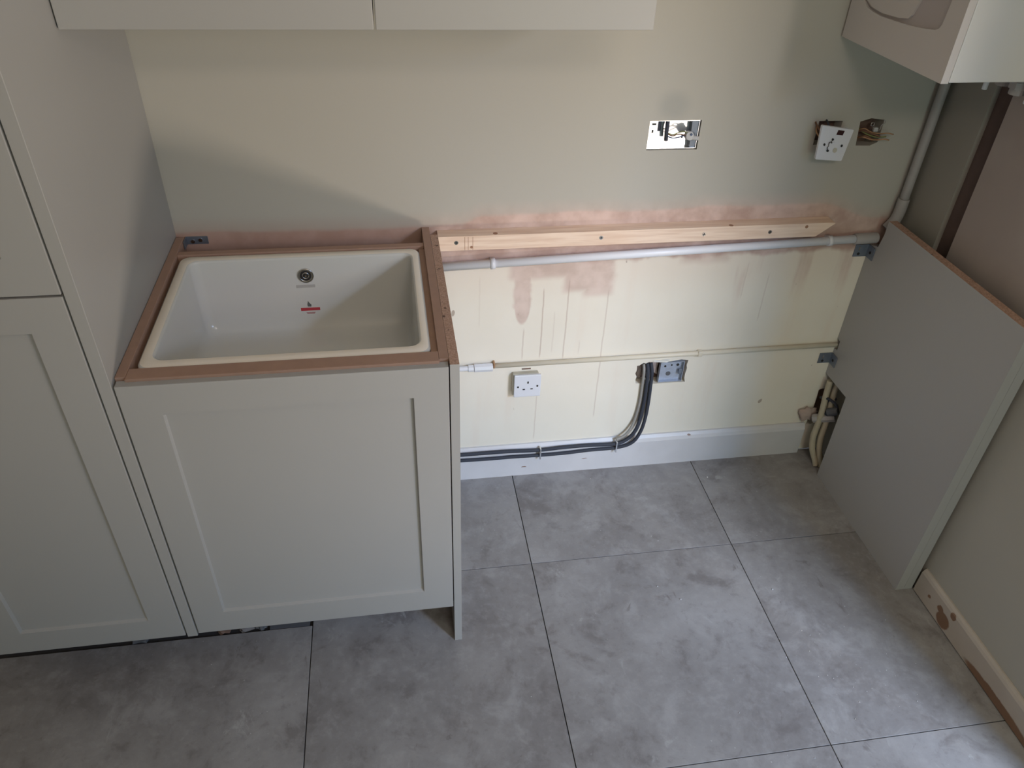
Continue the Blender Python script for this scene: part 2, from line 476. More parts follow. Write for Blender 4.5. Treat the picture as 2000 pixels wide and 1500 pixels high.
# give every tile its own piece of the pattern (object colour offset through a per-object shift)
nt = TILE.node_tree
oi = nt.nodes.new('ShaderNodeObjectInfo'); tc = [n for n in nt.nodes if n.type == 'TEX_COORD'][0]
add = nt.nodes.new('ShaderNodeVectorMath'); add.operation = 'MULTIPLY_ADD'
comb = nt.nodes.new('ShaderNodeCombineXYZ')
nt.links.new(oi.outputs['Random'], comb.inputs[2])
add.inputs[1].default_value = (1, 1, 1)
sc = nt.nodes.new('ShaderNodeVectorMath'); sc.operation = 'SCALE'; sc.inputs['Scale'].default_value = 30
nt.links.new(comb.outputs[0], sc.inputs[0])
for l in [l for l in nt.links if l.from_node == tc]:
    ts = l.to_socket; nt.links.remove(l); nt.links.new(add.outputs[0], ts)
nt.links.new(tc.outputs['Object'], add.inputs[0]); nt.links.new(sc.outputs[0], add.inputs[2])

# skirtings
def skirt_profile(h, t): return [(0, 0), (t, 0), (t, h * 0.84), (t * 0.75, h * 0.93), (t * 0.35, h), (0, h)]
bm = bmesh.new()
prism(bm, [(-a, b) for a, b in skirt_profile(0.120, 0.018)], lambda u, v, d: (d, u, v), 0.0, 1.19)
tag(obj('baseboard_back', bm, SKB), 'white gloss skirting along the back wall', 'skirting', kind='structure')
bm = bmesh.new()
prism(bm, [(XR - a, b + 0.004) for a, b in skirt_profile(0.084, 0.012)], lambda u, v, d: (u, d, v), -0.600, -1.25)
tag(obj('baseboard_right', bm, SKR), 'cream gloss skirting with chipped paint along the right wall', 'skirting', kind='structure')

# ------------------------------------------------------------------ shaker door
def shaker(x0, x1, z0, z1, yf, t=0.020, stile=0.068, rec=0.0075):
    bm = bmesh.new()
    bmesh.ops.create_cube(bm, size=1)
    for v in bm.verts:
        v.co = Vector(((x0 + x1) / 2 + v.co.x * (x1 - x0), yf + t / 2 + v.co.y * t, (z0 + z1) / 2 + v.co.z * (z1 - z0)))
    ff = [f for f in bm.faces if all(abs(v.co.y - yf) < 1e-6 for v in f.verts)]
    bmesh.ops.inset_region(bm, faces=ff, thickness=stile, depth=0, use_even_offset=True)
    bmesh.ops.inset_region(bm, faces=ff, thickness=0.0030, depth=-rec, use_even_offset=True)
    ed = [e for e in bm.edges if all(abs(v.co.x - x0) < 1e-6 or abs(v.co.x - x1) < 1e-6 for v in e.verts) or all(abs(v.co.z - z0) < 1e-6 or abs(v.co.z - z1) < 1e-6 for v in e.verts)]
    bmesh.ops.bevel(bm, geom=ed, offset=0.0013, segments=2, affect='EDGES', profile=0.5)
    return bm

YF = -0.598
# ------------------------------------------------------------------ sink base unit
su = thing('sink_base_unit', 'sage grey shaker sink base cabinet with raw brown board edges, right of the tall cupboard', 'cabinet', (-0.309, -0.30, 0))
part('cabinet_side', box(-0.618, -0.600, -0.576, -0.010, 0.150, 0.861, bev=0.0008), MDF, su)
# right side has a notch at the back for the pipes
part('cabinet_side', prism(bmesh.new(), [(-0.576, 0.150), (-0.045, 0.150), (-0.045, 0.79), (-0.003, 0.79), (-0.003, 0.861), (-0.576, 0.861)], lambda u, v, d: (d, u, v), -0.0365, -0.0185), MDF, su)
part('cabinet_base', box(-0.600, -0.0365, -0.576, -0.045, 0.150, 0.168), CARCASE, su)
part('front_rail', box(-0.600, -0.0365, -0.584, -0.549, 0.835, 0.861, bev=0.002), MDF, su)
part('back_rail', box(-0.600, -0.0365, -0.098, -0.080, 0.790, 0.858, bev=0.001), MDF, su)
part('sink_support', box(-0.0362, -0.0495, -0.547, -0.100, 0.78, 0.851), MDF, su)
part('sink_support', box(-0.599, -0.594, -0.547, -0.100, 0.78, 0.835), MDF, su)
part('door', shaker(-0.6155, -0.0205, 0.137, 0.8555, YF, stile=0.068), SAGE, su, label='sage grey shaker door with a recessed centre panel')
bm = bmesh.new()
bx(bm, -0.018, 0.0, YF, -0.046, 0.0, 0.861, bev=0.0)
for f in bm.faces:
    if f.calc_center_median().z > 0.86: f.material_index = 1
part('end_panel', bm, None, su, mats=[SAGE, CHIP], label='sage grey end panel with a speckled chipboard top edge')
for lx, ly in ((-0.56, -0.44), (-0.08, -0.44), (-0.56, -0.08), (-0.08, -0.08)):
    z0 = -0.010 if lx < -0.4 else 0.0
    b = cyl(bmesh.new(), (lx, ly, z0 + 0.012), (lx, ly, 0.150), 0.014); cyl(b, (lx, ly, z0), (lx, ly, z0 + 0.012), 0.027, bev=0.002)
    part('adjustable_leg', b, BLACKPL, su)

# bracket fixing the unit to the wall behind the sink
b = box(-0.597, -0.548, -0.003, -0.0006, 0.838, 0.858, bev=0.0006); bx(b, -0.599, -0.5966, -0.030, -0.0006, 0.838, 0.858, bev=0.0006)
k = thing('corner_bracket', 'small dark metal angle bracket on the wall behind the left end of the sink', 'bracket', (-0.58, -0.002, 0.826))
part('bracket_plate', b, DULLZINC, k)
part('screw', cyl(bmesh.new(), (-0.565, -0.0055, 0.849), (-0.565, -0.003, 0.849), 0.0045), CHROME, k)
part('screw', cyl(bmesh.new(), (-0.583, -0.0055, 0.846), (-0.583, -0.003, 0.846), 0.0045), CHROME, k)

# ------------------------------------------------------------------ sink
sk = thing('sink', 'white fireclay sink with a cream rim set into the brown board unit', 'sink', (-0.319, -0.333, 0.640))
ox0, ox1, oy0, oy1 = -0.5915, -0.0495, -0.5465, -0.1015
ix0, ix1, iy0, iy1 = -0.5660, -0.0700, -0.5170, -0.1290
def lp(x0, x1, y0, y1, r, z): return [(a, b_, z) for a, b_ in rrect(x0, x1, y0, y1, r)]
loops = [lp(ox0 + .03, ox1 - .03, oy0 + .03, oy1 - .03, .02, .640), lp(ox0 + .006, ox1 - .006, oy0 + .006, oy1 - .006, .026, .650),
         lp(ox0, ox1, oy0, oy1, .024, .70), lp(ox0, ox1, oy0, oy1, .024, .852), lp(ox0 + .004, ox1 - .004, oy0 + .004, oy1 - .004, .021, .856),
         lp(ix0 - .004, ix1 + .004, iy0 - .004, iy1 + .004, .024, .856), lp(ix0 - .001, ix1 + .001, iy0 - .001, iy1 + .001, .022, .8545), lp(ix0, ix1, iy0, iy1, .021, .850),
         lp(ix0 + .004, ix1 - .004, iy0 + .004, iy1 - .004, .022, .70), lp(ix0 + .009, ix1 - .009, iy0 + .009, iy1 - .009, .024, .678), lp(ix0 + .022, ix1 - .022, iy0 + .022, iy1 - .022, .03, .668),
         lp(ix0 + .05, ix1 - .05, iy0 + .05, iy1 - .05, .03, .6655)]
bm = loft(bmesh.new(), loops, mi=[0, 0, 0, 0, 1, 0, 0, 0, 0, 0, 0, 0])
for f in bm.faces: f.smooth = True
part('basin', bm, None, sk, mats=[GLAZE, CREAMRIM])
YB = iy1 - 0.0015
b = bmesh.new()
def yw(z): return iy1 - 0.004 * (0.850 - z) / 0.15
def disc_ring(bm, c, r0, r1, y0, y1, n=28):
    L = []
    for r, y in ((r1, y1), (r1, y0 + 0.0008), (r1 - 0.001, y0), (r0 + 0.001, y0), (r0, y0 + 0.0008), (r0, y1)):
        L.append([(c[0] + r * math.cos(2 * math.pi * k / n), y, c[2] + r * math.sin(2 * math.pi * k / n)) for k in range(n)])
    loft(bm, L, cap=(False, False)); return bm
YB = yw(0.81)
oc = (-0.3165, YB, 0.810)
ov = part('overflow', disc_ring(b, oc, 0.0130, 0.0185, YB - 0.004, YB), CHROME, sk, smooth=False, label='round chrome overflow with a dark opening')
part('overflow_hole', cyl(bmesh.new(), (oc[0], YB - 0.0006, oc[2]), (oc[0], YB - 0.0018, oc[2]), 0.0130), DARKHOLE, ov)
b = disc_ring(bmesh.new(), (oc[0], 0, oc[2] + 0.0), 0.0062, 0.0085, YB - 0.0032, YB - 0.0018); cyl(b, (oc[0], YB - 0.0018, oc[2]), (oc[0], YB - 0.0046, oc[2]), 0.0035, r2=0.0022)
part('overflow_centre', b, CHROME, ov)
YB = yw(0.725)
st = part('sticker', box(-0.3385, -0.2935, YB - 0.0006, YB + 0.003, 0.7155, 0.7235), RED, sk, label='small red printed sticker on the back of the bowl')
part('printed_drop', prism(bmesh.new(), [(-0.3175 + a, c) for a, c in ((-0.004, .727), (0.004, .7265), (0.005, .7315), (0.001, .736), (-0.002, .742), (-0.0045, .733))], XZ, YB - 0.0006, YB + 0.003), GREYPR, st)
part('printed_line', prism(bmesh.new(), [(-0.327, .7110), (-0.305, .7110), (-0.3075, .7065), (-0.3245, .7065)], XZ, YB - 0.0006, YB + 0.003), PINKPR, st)
YB = yw(0.785)
part('maker_mark', box(-0.342, -0.298, YB - 0.0003, YB + 0.002, 0.7775, 0.7855), MARKPR, sk, label='faint grey unreadable mark under the overflow')
b = disc_ring(bmesh.new(), (0, 0, 0), 0.018, 0.042, -0.0035, 0.0); bmesh.ops.rotate(b, verts=b.verts, matrix=Matrix.Rotation(math.radians(-90), 3, 'X')); 
for v in b.verts: v.co = Vector((v.co.x - 0.319, v.co.y - 0.40, abs(v.co.z) + 0.6655))
part('drain', b, CHROME, sk)

# ------------------------------------------------------------------ tall unit at the left
tu = thing('tall_cupboard', 'sage grey tall shaker cupboard at the left edge beside the sink unit', 'cupboard', (-0.84, -0.30, 0))
part('end_panel', box(-0.6415, -0.6190, YF, -0.001, 0.128, 2.25, bev=0.001), SAGE, tu)
part('cupboard_body', box(-1.050, -0.6425, -0.574, -0.002, 0.150, 2.25), CARCASE, tu)
part('door', shaker(-1.0480, -0.6450, 0.1335, 1.0420, YF, stile=0.067), SAGE, tu)
part('door', shaker(-1.0480, -0.6450, 1.0460, 2.2400, YF, stile=0.067), SAGE, tu)
for lx, ly in ((-1.0, -0.44), (-0.69, -0.44), (-1.0, -0.08), (-0.69, -0.08)):
    b = cyl(bmesh.new(), (lx, ly, 0.002), (lx, ly, 0.150), 0.014); cyl(b, (lx, ly, -0.010), (lx, ly, 0.002), 0.027, bev=0.002)
    part('adjustable_leg', b, BLACKPL, tu)
tv = thing('second_tall_cupboard', None, None, (-1.3, -0.30, 0))
bpy.data.objects.remove(tv)

# ------------------------------------------------------------------ wall cabinets
for x0, x1, lab in ((-0.6165, -0.1180, 'sage grey wall cabinet at the top left, next to the tall cupboard'), (-0.1143, 0.3740, 'sage grey wall cabinet at the top centre, its right end over the bare wall')):
    wc = thing('wall_cabinet', lab, 'cabinet', ((x0 + x1) / 2, -0.18, 1.393), 'wall cabinets over the sink')
    part('cabinet_body', box(x0, x1, -0.3335, -0.001, 1.394, 2.11), CARCASE, wc)
    part('door', shaker(x0, x1, 1.393, 2.108, -0.357, stile=0.068), SAGE, wc)

# ------------------------------------------------------------------ boiler on the right wall
bo = thing('boiler', 'white wall-hung boiler with a curved control recess at the top right corner', 'boiler', (1.11, -0.20, 1.3055))
part('boiler_case', box(0.9665, XR - 0.001, -0.3920, -0.006, 1.3070, 2.02, bev=0.002), BOILERW, bo)
rec = [(-0.030, 1.43), (-0.054, 1.391), (-0.075, 1.380), (-0.105, 1.3755), (-0.136, 1.374), (-0.197, 1.376), (-0.236, 1.3775), (-0.285, 1.382), (-0.322, 1.387), (-0.334, 1.392), (-0.339, 1.400), (-0.344, 1.443), (-0.344, 1.56), (-0.03, 1.56)]
fc = part('front_cover', holed(bmesh.new(), [(-0.3920, 1.3055), (-0.006, 1.3055), (-0.006, 2.02), (-0.3920, 2.02)], [rec], YZ, 0.950, 0.9655), None, bo, mats=[BOILERF])
part('recess_back', box(0.9560, 0.9650, -0.35, -0.028, 1.37, 1.565), BOILERR, bo)
flap = [(-0.040, 1.43), (-0.062, 1.394), (-0.090, 1.3835), (-0.136, 1.380), (-0.200, 1.3835), (-0.228, 1.3880), (-0.236, 1.3960), (-0.249, 1.426), (-0.262, 1.55), (-0.04, 1.55)]
part('control_flap', prism(bmesh.new(), flap, YZ, 0.9512, 0.9560), BOILERF, bo)
for px_, py_, r_, z0 in ((1.19, -0.222, 0.0055, 1.245), (1.205, -0.250, 0.014, 1.262), (1.20, -0.305, 0.016, 1.258), (1.20, -0.345, 0.009, 1.25)):
    b = cyl(bmesh.new(), (px_, py_, z0), (px_, py_, 1.3065), r_, bev=0.001)
    if r_ > 0.01: cyl(b, (px_, py_, z0 + 0.012), (px_, py_, z0 + 0.026), r_ * 1.25, seg=6)
    part('pipe_connection', b, PIPEPINK if r_ > 0.01 else WHITEPL, bo)

# ------------------------------------------------------------------ batten
ba = thing('timber_batten', 'long planed pine batten screwed to the bare plaster, its right end cut at an angle', 'batten', (0.53, -0.02, 0.812))
b = bmesh.new()
prism(b, [(0.0012, 0.8125), (1.010, 0.8125), (1.058, 0.8490), (1.052, 0.8510), (0.0012, 0.8510)], XZ, -0.040, -0.0005)
part('batten_body', b, PINE, ba)
for x, z in ((0.046, .834), (0.417, .833), (0.693, .832), (0.876, .831)):
    b = cyl(bmesh.new(), (x, -0.0408, z), (x, -0.0395, z), 0.0052, seg=16); 
    s_ = part('screw', b, CHROME, ba)
    b = box(x - 0.0035, x + 0.0035, -0.0412, -0.0407, z - 0.0008, z + 0.0008); bx(b, x - 0.0008, x + 0.0008, -0.0412, -0.0407, z - 0.0035, z + 0.0035)
    part('screw_slot', b, DARKHOLE, s_)
for x, z, r in ((0.977, .842, .0045), (0.084, .8205, .0035)):
    part('knot', cyl(bmesh.new(), (x, -0.0404, z), (x, -0.0390, z), r, seg=12), KNOT, ba)
for x, y, r in ((0.766, -0.034, .006), (0.145, -0.030, 0.006)):
    part('knot', cyl(bmesh.new(), (x, y, .8500), (x, y, .8514), r, seg=12), KNOT, ba)
for x in (0.067, 0.0755, 0.087):
    part('pencil_line', box(x, x + 0.0009, -0.0403, -0.0398, 0.8135, 0.8485), KNOT, ba)

# ------------------------------------------------------------------ pipes on the back wall
def line(p, q, t): return tuple(a + (b_ - a) * t for a, b_ in zip(p, q))
A, B = (0.0015, -0.0205, 0.7575), (1.2070, -0.0205, 0.7920)
up = thing('overflow_pipe', 'long white plastic pipe sloping gently along the wall just under the batten', 'pipe', (0.6, -0.0205, 0.775))
part('pipe', cyl(bmesh.new(), A, line(A, B, 0.95), 0.0112, seg=24), PIPEWHITE, up, smooth=False)
for t in (0.116, 0.885):
    c0 = line(A, B, t - 0.005); c1 = line(A, B, t + 0.005)
    b = cyl(bmesh.new(), c0, c1, 0.0142, seg=24); bx(b, c0[0], c1[0], -0.0205, -0.0003, c0[2] - 0.009, c0[2] + 0.009)
    part('pipe_clip', b, WHITEPL, up)
part('elbow', cyl(bmesh.new(), line(A, B, 0.945), B, 0.0150, seg=24, bev=0.002), PIPEPINK, up)
for o in up.children:
    for p in o.data.polygons: p.use_smooth = len(p.vertices) == 4 and abs(p.normal.x) < 0.3

A, B = (0.146, -0.0075, 0.4275), (1.2070, -0.0075, 0.4290)
lo = thing('water_pipe', 'thin cream painted pipe running low along the cream wall above the socket', 'pipe', (0.68, -0.0075, 0.4275))
part('pipe', cyl(bmesh.new(), A, B, 0.0072, seg=16), PIPECREAM, lo)
b = cyl(bmesh.new(), (0.095, -0.013, 0.428), (0.148, -0.013, 0.428), 0.0125, seg=8, bev=0.001)
part('coupling_body', b, WHITEPL, lo)
part('coupling_nut', cyl(bmesh.new(), (0.078, -0.013, 0.428), (0.094, -0.013, 0.428), 0.0105, seg=8, bev=0.001), WHITEPL, lo)
part('coupling_tail', cyl(bmesh.new(), (0.0015, -0.013, 0.428), (0.078, -0.013, 0.428), 0.0075, seg=16), WHITEPL, lo)
part('pipe_clip', box(0.762, 0.776, -0.0162, -0.0003, 0.4195, 0.4370, bev=0.002), PIPECREAM, lo)
part('solder_blob', box(0.150, 0.155, -0.0180, -0.0003, 0.425, 0.443, bev=0.002), COPPER, lo)
for o in lo.children:
    if o.name.startswith('pipe'):
        for p in o.data.polygons: p.use_smooth = len(p.vertices) == 4 and abs(p.normal.x) < 0.3

cp = thing('corner_pipe', 'thick off-white pipe running down the corner from the boiler', 'pipe', (1.247, -0.022, 0.85))
b = tube(bmesh.new(), [(1.247, -0.022, 1.3060), (1.247, -0.022, 1.15), (1.247, -0.022, 1.0), (1.247, -0.022, 0.872)], 0.0118, seg=20, sub=2)
part('pipe', b, PIPEPINK, cp)
b = tube(bmesh.new(), [(1.247, -0.022, 0.905), (1.247, -0.022, 0.870), (1.243, -0.022, 0.845), (1.232, -0.022, 0.826), (1.226, -0.022, 0.818)], 0.0150, seg=20, sub=4)
part('elbow', b, PIPEPINK, cp)

# ------------------------------------------------------------------ freestanding end panel at the right
XP = 1.208; HP = 0.852
pe = thing('peninsula_end_panel', 'large plain sage grey end panel standing against the right wall, notched round the pipes', 'panel', (1.225, -0.30, 0))
out = [(-0.5945, 0.0), (-0.128, 0.0), (-0.128, 0.318), (-0.001, 0.318), (-0.001, 0.412), (-0.017, 0.414), (-0.017, 0.446), (-0.001, 0.448), (-0.001, 0.762), (-0.038, 0.772), (-0.046, 0.812), (-0.046, HP), (-0.5945, HP)]
bm = prism(bmesh.new(), out, YZ, XP, XP + 0.024)
for f in bm.faces:
    if f.normal.length == 0: f.normal_update()
    if f.calc_center_median().z > HP - 1e-4: f.material_index = 1
part('side_panel', bm, None, pe, mats=[SAGE, CHIP], label='grey panel face with a brown chipboard top edge')
bm = box(XP + 0.0245, 1.2575, -0.5945, -0.5745, 0.0, HP)
for f in bm.faces:
    if f.calc_center_median().z > HP - 1e-4: f.material_index = 1
part('front_filler', bm, None, pe, mats=[SAGE, CHIP])
for z in (0.726, 0.359):
    b = box(XP - 0.042, XP - 0.0005, -0.0030, -0.0006, z, z + 0.037, bev=0.0006); bx(b, XP - 0.0030, XP - 0.0005, -0.033, -0.0006, z, z + 0.037, bev=0.0006)
    br = part('angle_bracket', b, DULLZINC, pe, label='small grey angle bracket')
    part('bracket_slot', box(XP - 0.031, XP - 0.027, -0.0036, -0.0028, z + 0.019, z + 0.031), CHROME, br)
    part('bracket_screw', cyl(bmesh.new(), (XP - 0.028, -0.0042, z + 0.009), (XP - 0.028, -0.0028, z + 0.009), 0.004), DARKHOLE, br)
    part('bracket_screw', cyl(bmesh.new(), (XP - 0.0042, -0.018, z + 0.018), (XP - 0.0028, -0.018, z + 0.018), 0.004), DARKHOLE, br)

# ------------------------------------------------------------------ pipes and junk in the notch of that panel
rp = thing('riser_pipes', 'cream pipes curving down to the floor in the corner notch behind the grey end panel', 'pipe', (1.21, -0.06, 0))
part('pipe', tube(bmesh.new(), [(1.2130, -0.028, 0.306), (1.211, -0.035, 0.25), (1.209, -0.045, 0.20), (1.206, -0.050, 0.15), (1.202, -0.055, 0.10), (1.206, -0.066, 0.055), (1.218, -0.080, 0.020), (1.222, -0.088, 0.002)], 0.0095, seg=14), PIPESHADED, rp)
part('pipe', tube(bmesh.new(), [(1.238, -0.036, 0.308), (1.232, -0.040, 0.26), (1.230, -0.050, 0.20), (1.227, -0.058, 0.15), (1.223, -0.064, 0.10), (1.226, -0.074, 0.055), (1.234, -0.088, 0.020), (1.238, -0.094, 0.002)], 0.0095, seg=14), PIPESHADED, rp)
part('valve_body', cyl(bmesh.new(), (1.196, -0.030, 0.158), (1.245, -0.070, 0.190), 0.015, seg=8, bev=0.002), PIPEPINK, rp)
part('valve_handle', cyl(bmesh.new(), (1.216, -0.060, 0.205), (1.240, -0.078, 0.222), 0.013, seg=12, bev=0.003), BOARDGREY, rp)
b = tube(bmesh.new(), [(1.205, -0.020, 0.235), (1.215, -0.05, 0.250), (1.235, -0.07, 0.235), (1.238, -0.072, 0.205), (1.226, -0.062, 0.190), (1.212, -0.045, 0.205), (1.220, -0.04, 0.232), (1.24, -0.05, 0.25)], 0.0045, seg=8)
part('loose_flex', b, BLACKCAB, rp)
b = bmesh.new()
bmesh.ops.create_icosphere(b, subdivisions=3, radius=1)
for v in b.verts:
    n = v.co.normalized(); k = 1 + 0.18 * math.sin(7 * n.x + 3 * n.z) + 0.12 * math.sin(11 * n.z + 5 * n.y)
    v.co = Vector((1.184 + n.x * 0.030 * k, -0.010 + n.y * 0.012 * k, 0.163 + n.z * 0.026 * k))
for f in b.faces: f.smooth = True
tag(obj('plaster_lump', b, PLASTERP), 'rough pale pink plaster lump on the wall by the corner pipes', 'plaster')

# ------------------------------------------------------------------ cables clipped above the skirting
def cable(pts, r, mat, label):
    t = thing('cable', label, 'cable', (pts[0][0], pts[0][1], pts[0][2]), 'cables on the skirting')
    part('cable_sheath', tube(bmesh.new(), pts, r, seg=12, sub=8), mat, t); return t
c1 = cable([(0.0015, -0.0255, 0.112), (0.06, -0.0255, 0.1125), (0.13, -0.0255, 0.1125), (0.20, -0.0255, 0.112), (0.30, -0.0255, 0.108), (0.38, -0.0255, 0.1115), (0.46, -0.0255, 0.112), (0.545, -0.0255, 0.110), (0.585, -0.0235, 0.128), (0.606, -0.0200, 0.158), (0.617, -0.0120, 0.200), (0.621, -0.0090, 0.260), (0.620, -0.0090, 0.320), (0.6180, -0.0080, 0.370), (0.617, 0.006, 0.394)], 0.0059, BLACKCAB, 'dark grey cable above the skirting, the upper one of the clipped pair')
c2 = cable([(0.0015, -0.0245, 0.088), (0.06, -0.0245, 0.088), (0.14, -0.0245, 0.0865), (0.22, -0.0245, 0.087), (0.30, -0.0245, 0.0855), (0.38, -0.0245, 0.086), (0.46, -0.0245, 0.0905), (0.55, -0.0245, 0.0925), (0.598, -0.0255, 0.110), (0.622, -0.0210, 0.150), (0.632, -0.0150, 0.200), (0.635, -0.0100, 0.260), (0.633, -0.0090, 0.320), (0.630, -0.0090, 0.370), (0.628, 0.006, 0.394)], 0.0055, BLACKCAB, 'dark grey cable on the skirting, lower of the clipped pair')
c3 = cable([(0.545, -0.0215, 0.1235), (0.570, -0.0200, 0.135), (0.590, -0.0150, 0.160), (0.603, -0.0070, 0.200), (0.6085, -0.0065, 0.260), (0.6075, -0.0065, 0.320), (0.6060, -0.0065, 0.370), (0.606, 0.006, 0.392)], 0.0042, GREYCAB, 'thin pale grey cable behind the rising dark cables')
for x, z in ((0.302, 0.097), (0.546, 0.101)):
    b = box(x - 0.0022, x + 0.0022, -0.0345, -0.0180, z - 0.021, z + 0.021, bev=0.0006)
    cl = part('cable_clip', b, METAL, c1, label='small shiny metal saddle clip')

# ------------------------------------------------------------------ single socket, low
def face_pts(): pass
so = thing('single_socket', 'white single three-pin wall socket on the cream wall above the skirting', 'socket', (0.248, -0.010, 0.320))
part('back_box', box(0.2075, 0.2840, -0.0160, -0.0003, 0.3230, 0.3985, bev=0.003), AGEDPL, so)
part('faceplate', box(0.2110, 0.2900, -0.0245, -0.0165, 0.3210, 0.3985, bev=0.0022), WHITEPL, so)
for x, z, w_, h_ in ((0.2515, 0.3730, 0.0042, 0.0072), (0.2400, 0.3490, 0.0070, 0.0035), (0.2630, 0.3495, 0.0070, 0.0035)):
    part('pin_hole', box(x - w_ / 2, x + w_ / 2, -0.0252, -0.0240, z - h_ / 2, z + h_ / 2), DARKHOLE, so)
for x, z in ((0.2225, 0.3585), (0.2795, 0.3590)):
    part('screw', cyl(bmesh.new(), (x, -0.0253, z), (x, -0.0240, z), 0.0030, seg=12), DARKHOLE, so)
part('chipped_paint', box(0.236, 0.262, -0.0015, -0.0003, 0.4035, 0.4075, bev=0.0004), PLASTERB, so)

# ------------------------------------------------------------------ double metal box
def tray(x0, x1, z0, z1, yf, yb, t=0.0015):
    b = bmesh.new()
    bx(b, x0, x1, yb - t, yb, z0, z1)
    bx(b, x0, x0 + t, yf, yb - t, z0, z1); bx(b, x1 - t, x1, yf, yb - t, z0, z1)
    bx(b, x0 + t, x1 - t, yf, yb - t, z0, z0 + t); bx(b, x0 + t, x1 - t, yf, yb - t, z1 - t, z1)
    return b
mb = thing('metal_back_box', 'shiny galvanised double back box with loose wires sunk in the greige wall', 'box', (0.583, 0.01, 1.044))
part('box_body', tray(0.5195, 0.6465, 1.0445, 1.1135, 0.005, 0.0260), METAL, mb)
for x0, x1, z0, z1 in ((0.533, 0.543, 1.097, 1.101), (0.534, 0.538, 1.078, 1.085), (0.612, 0.616, 1.064, 1.072)):
    part('slot', box(x0, x1, 0.0238, 0.0247, z0, z1), DARKHOLE, mb)
part('knockout', box(0.548, 0.556, 0.0234, 0.0247, 1.082, 1.1115, bev=0.0003), BLACKCAB, mb)
part('dark_reflection', prism(bmesh.new(), [(0.631, 1.046), (0.645, 1.046), (0.645, 1.112), (0.628, 1.112)], XZ, 0.008, 0.0245), DULLZINC, mb)  # added wedge, coloured as the dark reflection in the box's side wall
part('grommet_cable', tube(bmesh.new(), [(0.5665, 0.012, 1.1115), (0.5665, 0.010, 1.10), (0.566, 0.008, 1.085), (0.568, 0.008, 1.064)], 0.0048, seg=10), BLACKCAB, mb)
for mt, pts in ((WIREBROWN, [(0.569, 0.008, 1.080), (0.580, 0.0, 1.078), (0.592, -0.004, 1.083), (0.605, -0.006, 1.082), (0.618, -0.008, 1.079)]),
                (WIREEARTH, [(0.569, 0.009, 1.082), (0.582, 0.003, 1.080), (0.594, 0.0, 1.086), (0.603, -0.003, 1.090), (0.614, -0.006, 1.086)]),
                (WIREBLUE, [(0.570, 0.008, 1.074), (0.582, 0.002, 1.072), (0.596, -0.002, 1.075), (0.608, -0.004, 1.079), (0.618, -0.006, 1.076)])):
    part('wire', tube(bmesh.new(), pts, 0.0014, seg=6), mt, mb)
cb = part('connector', cyl(bmesh.new(), (0.620, 0.004, 1.078), (0.621, -0.010, 1.080), 0.0110, seg=10, bev=0.002), CONNECT, mb)
part('connector_screw', cyl(bmesh.new(), (0.623, -0.0100, 1.084), (0.623, -0.0120, 1.084), 0.0030, seg=10), WIREBLUE, cb)
part('connector', cyl(bmesh.new(), (0.626, -0.005, 1.075), (0.644, -0.007, 1.073), 0.0055, seg=10, bev=0.001), CONNECT, mb)

# ------------------------------------------------------------------ tilted plate hanging off the wall
hp = thing('hanging_outlet_plate', 'white fused outlet plate hanging crooked off the wall beside the brown hole', 'socket', (0.983, -0.035, 1.064))
TL_, TR_, BR_, BL_ = (Vector(v) for v in ((0.938, -0.040, 1.113), (1.026, -0.038, 1.100), (1.0155, -0.040, 1.0225), (0.9415, -0.044, 1.030)))
def pl(u, v, d):
    a = TL_.lerp(TR_, u); b_ = BL_.lerp(BR_, u); p = b_.lerp(a, v)
    return p + Vector((0.02, -1, -0.02)).normalized() * d
def plate_prism(poly, d0, d1): return prism(bmesh.new(), poly, lambda u, v, d: pl(u, v, d), d0, d1)
R1 = [(a, b_) for a, b_ in rrect(0, 1, 0, 1, 0.03, 2)]
b = plate_prism(R1, 0.0, 0.007)
part('faceplate', b, WHITEPL, hp)
part('plate_back', plate_prism([(0.12, 0.12), (0.88, 0.12), (0.88, 0.88), (0.12, 0.88)], -0.010, 0.0), AGEDPL, hp)
part('indicator_window', plate_prism([(0.505, 0.790), (0.705, 0.790), (0.725, 0.935), (0.525, 0.935)], 0.0068, 0.0078), simple('dark_red_indicator', (0.035, 0.008, 0.009), 0.3), hp, label='dark red indicator window')
part('screw', plate_prism([(0.20 + 0.035 * math.cos(a), 0.46 + 0.04 * math.sin(a)) for a in [k * math.pi / 5 for k in range(10)]], 0.0068, 0.0078), DARKHOLE, hp)
part('screw', plate_prism([(0.80 + 0.035 * math.cos(a), 0.475 + 0.04 * math.sin(a)) for a in [k * math.pi / 5 for k in range(10)]], 0.0068, 0.0078), DARKHOLE, hp)
part('fuse_knob', plate_prism([(0.60 + 0.075 * math.cos(a), 0.33 + 0.075 * math.sin(a)) for a in [k * math.pi / 9 for k in range(18)]], 0.0085, 0.0100), AGEDPL, hp)
part('fuse_holder', plate_prism([(0.50 + 0.17 * math.cos(a), 0.42 + 0.15 * math.sin(a)) for a in [k * math.pi / 9 for k in range(18)]], 0.0068, 0.0090), WHITEPL, hp)
b = tube(bmesh.new(), [pl(0.43, 0.66, 0.0092), pl(0.40, 0.58, 0.0092), pl(0.33, 0.53, 0.0092), pl(0.34, 0.44, 0.0092), pl(0.31, 0.38, 0.0092), pl(0.36, 0.29, 0.0092)], 0.0008, seg=6)
cyl(b, pl(0.43, 0.64, 0.006), pl(0.43, 0.64, 0.0094), 0.0026, seg=8); cyl(b, pl(0.36, 0.29, 0.006), pl(0.36, 0.29, 0.0094), 0.0030, seg=8); cyl(b, pl(0.42, 0.54, 0.006), pl(0.42, 0.54, 0.0094), 0.0014, seg=8)
part('fuse_slot', b, DARKHOLE, hp)
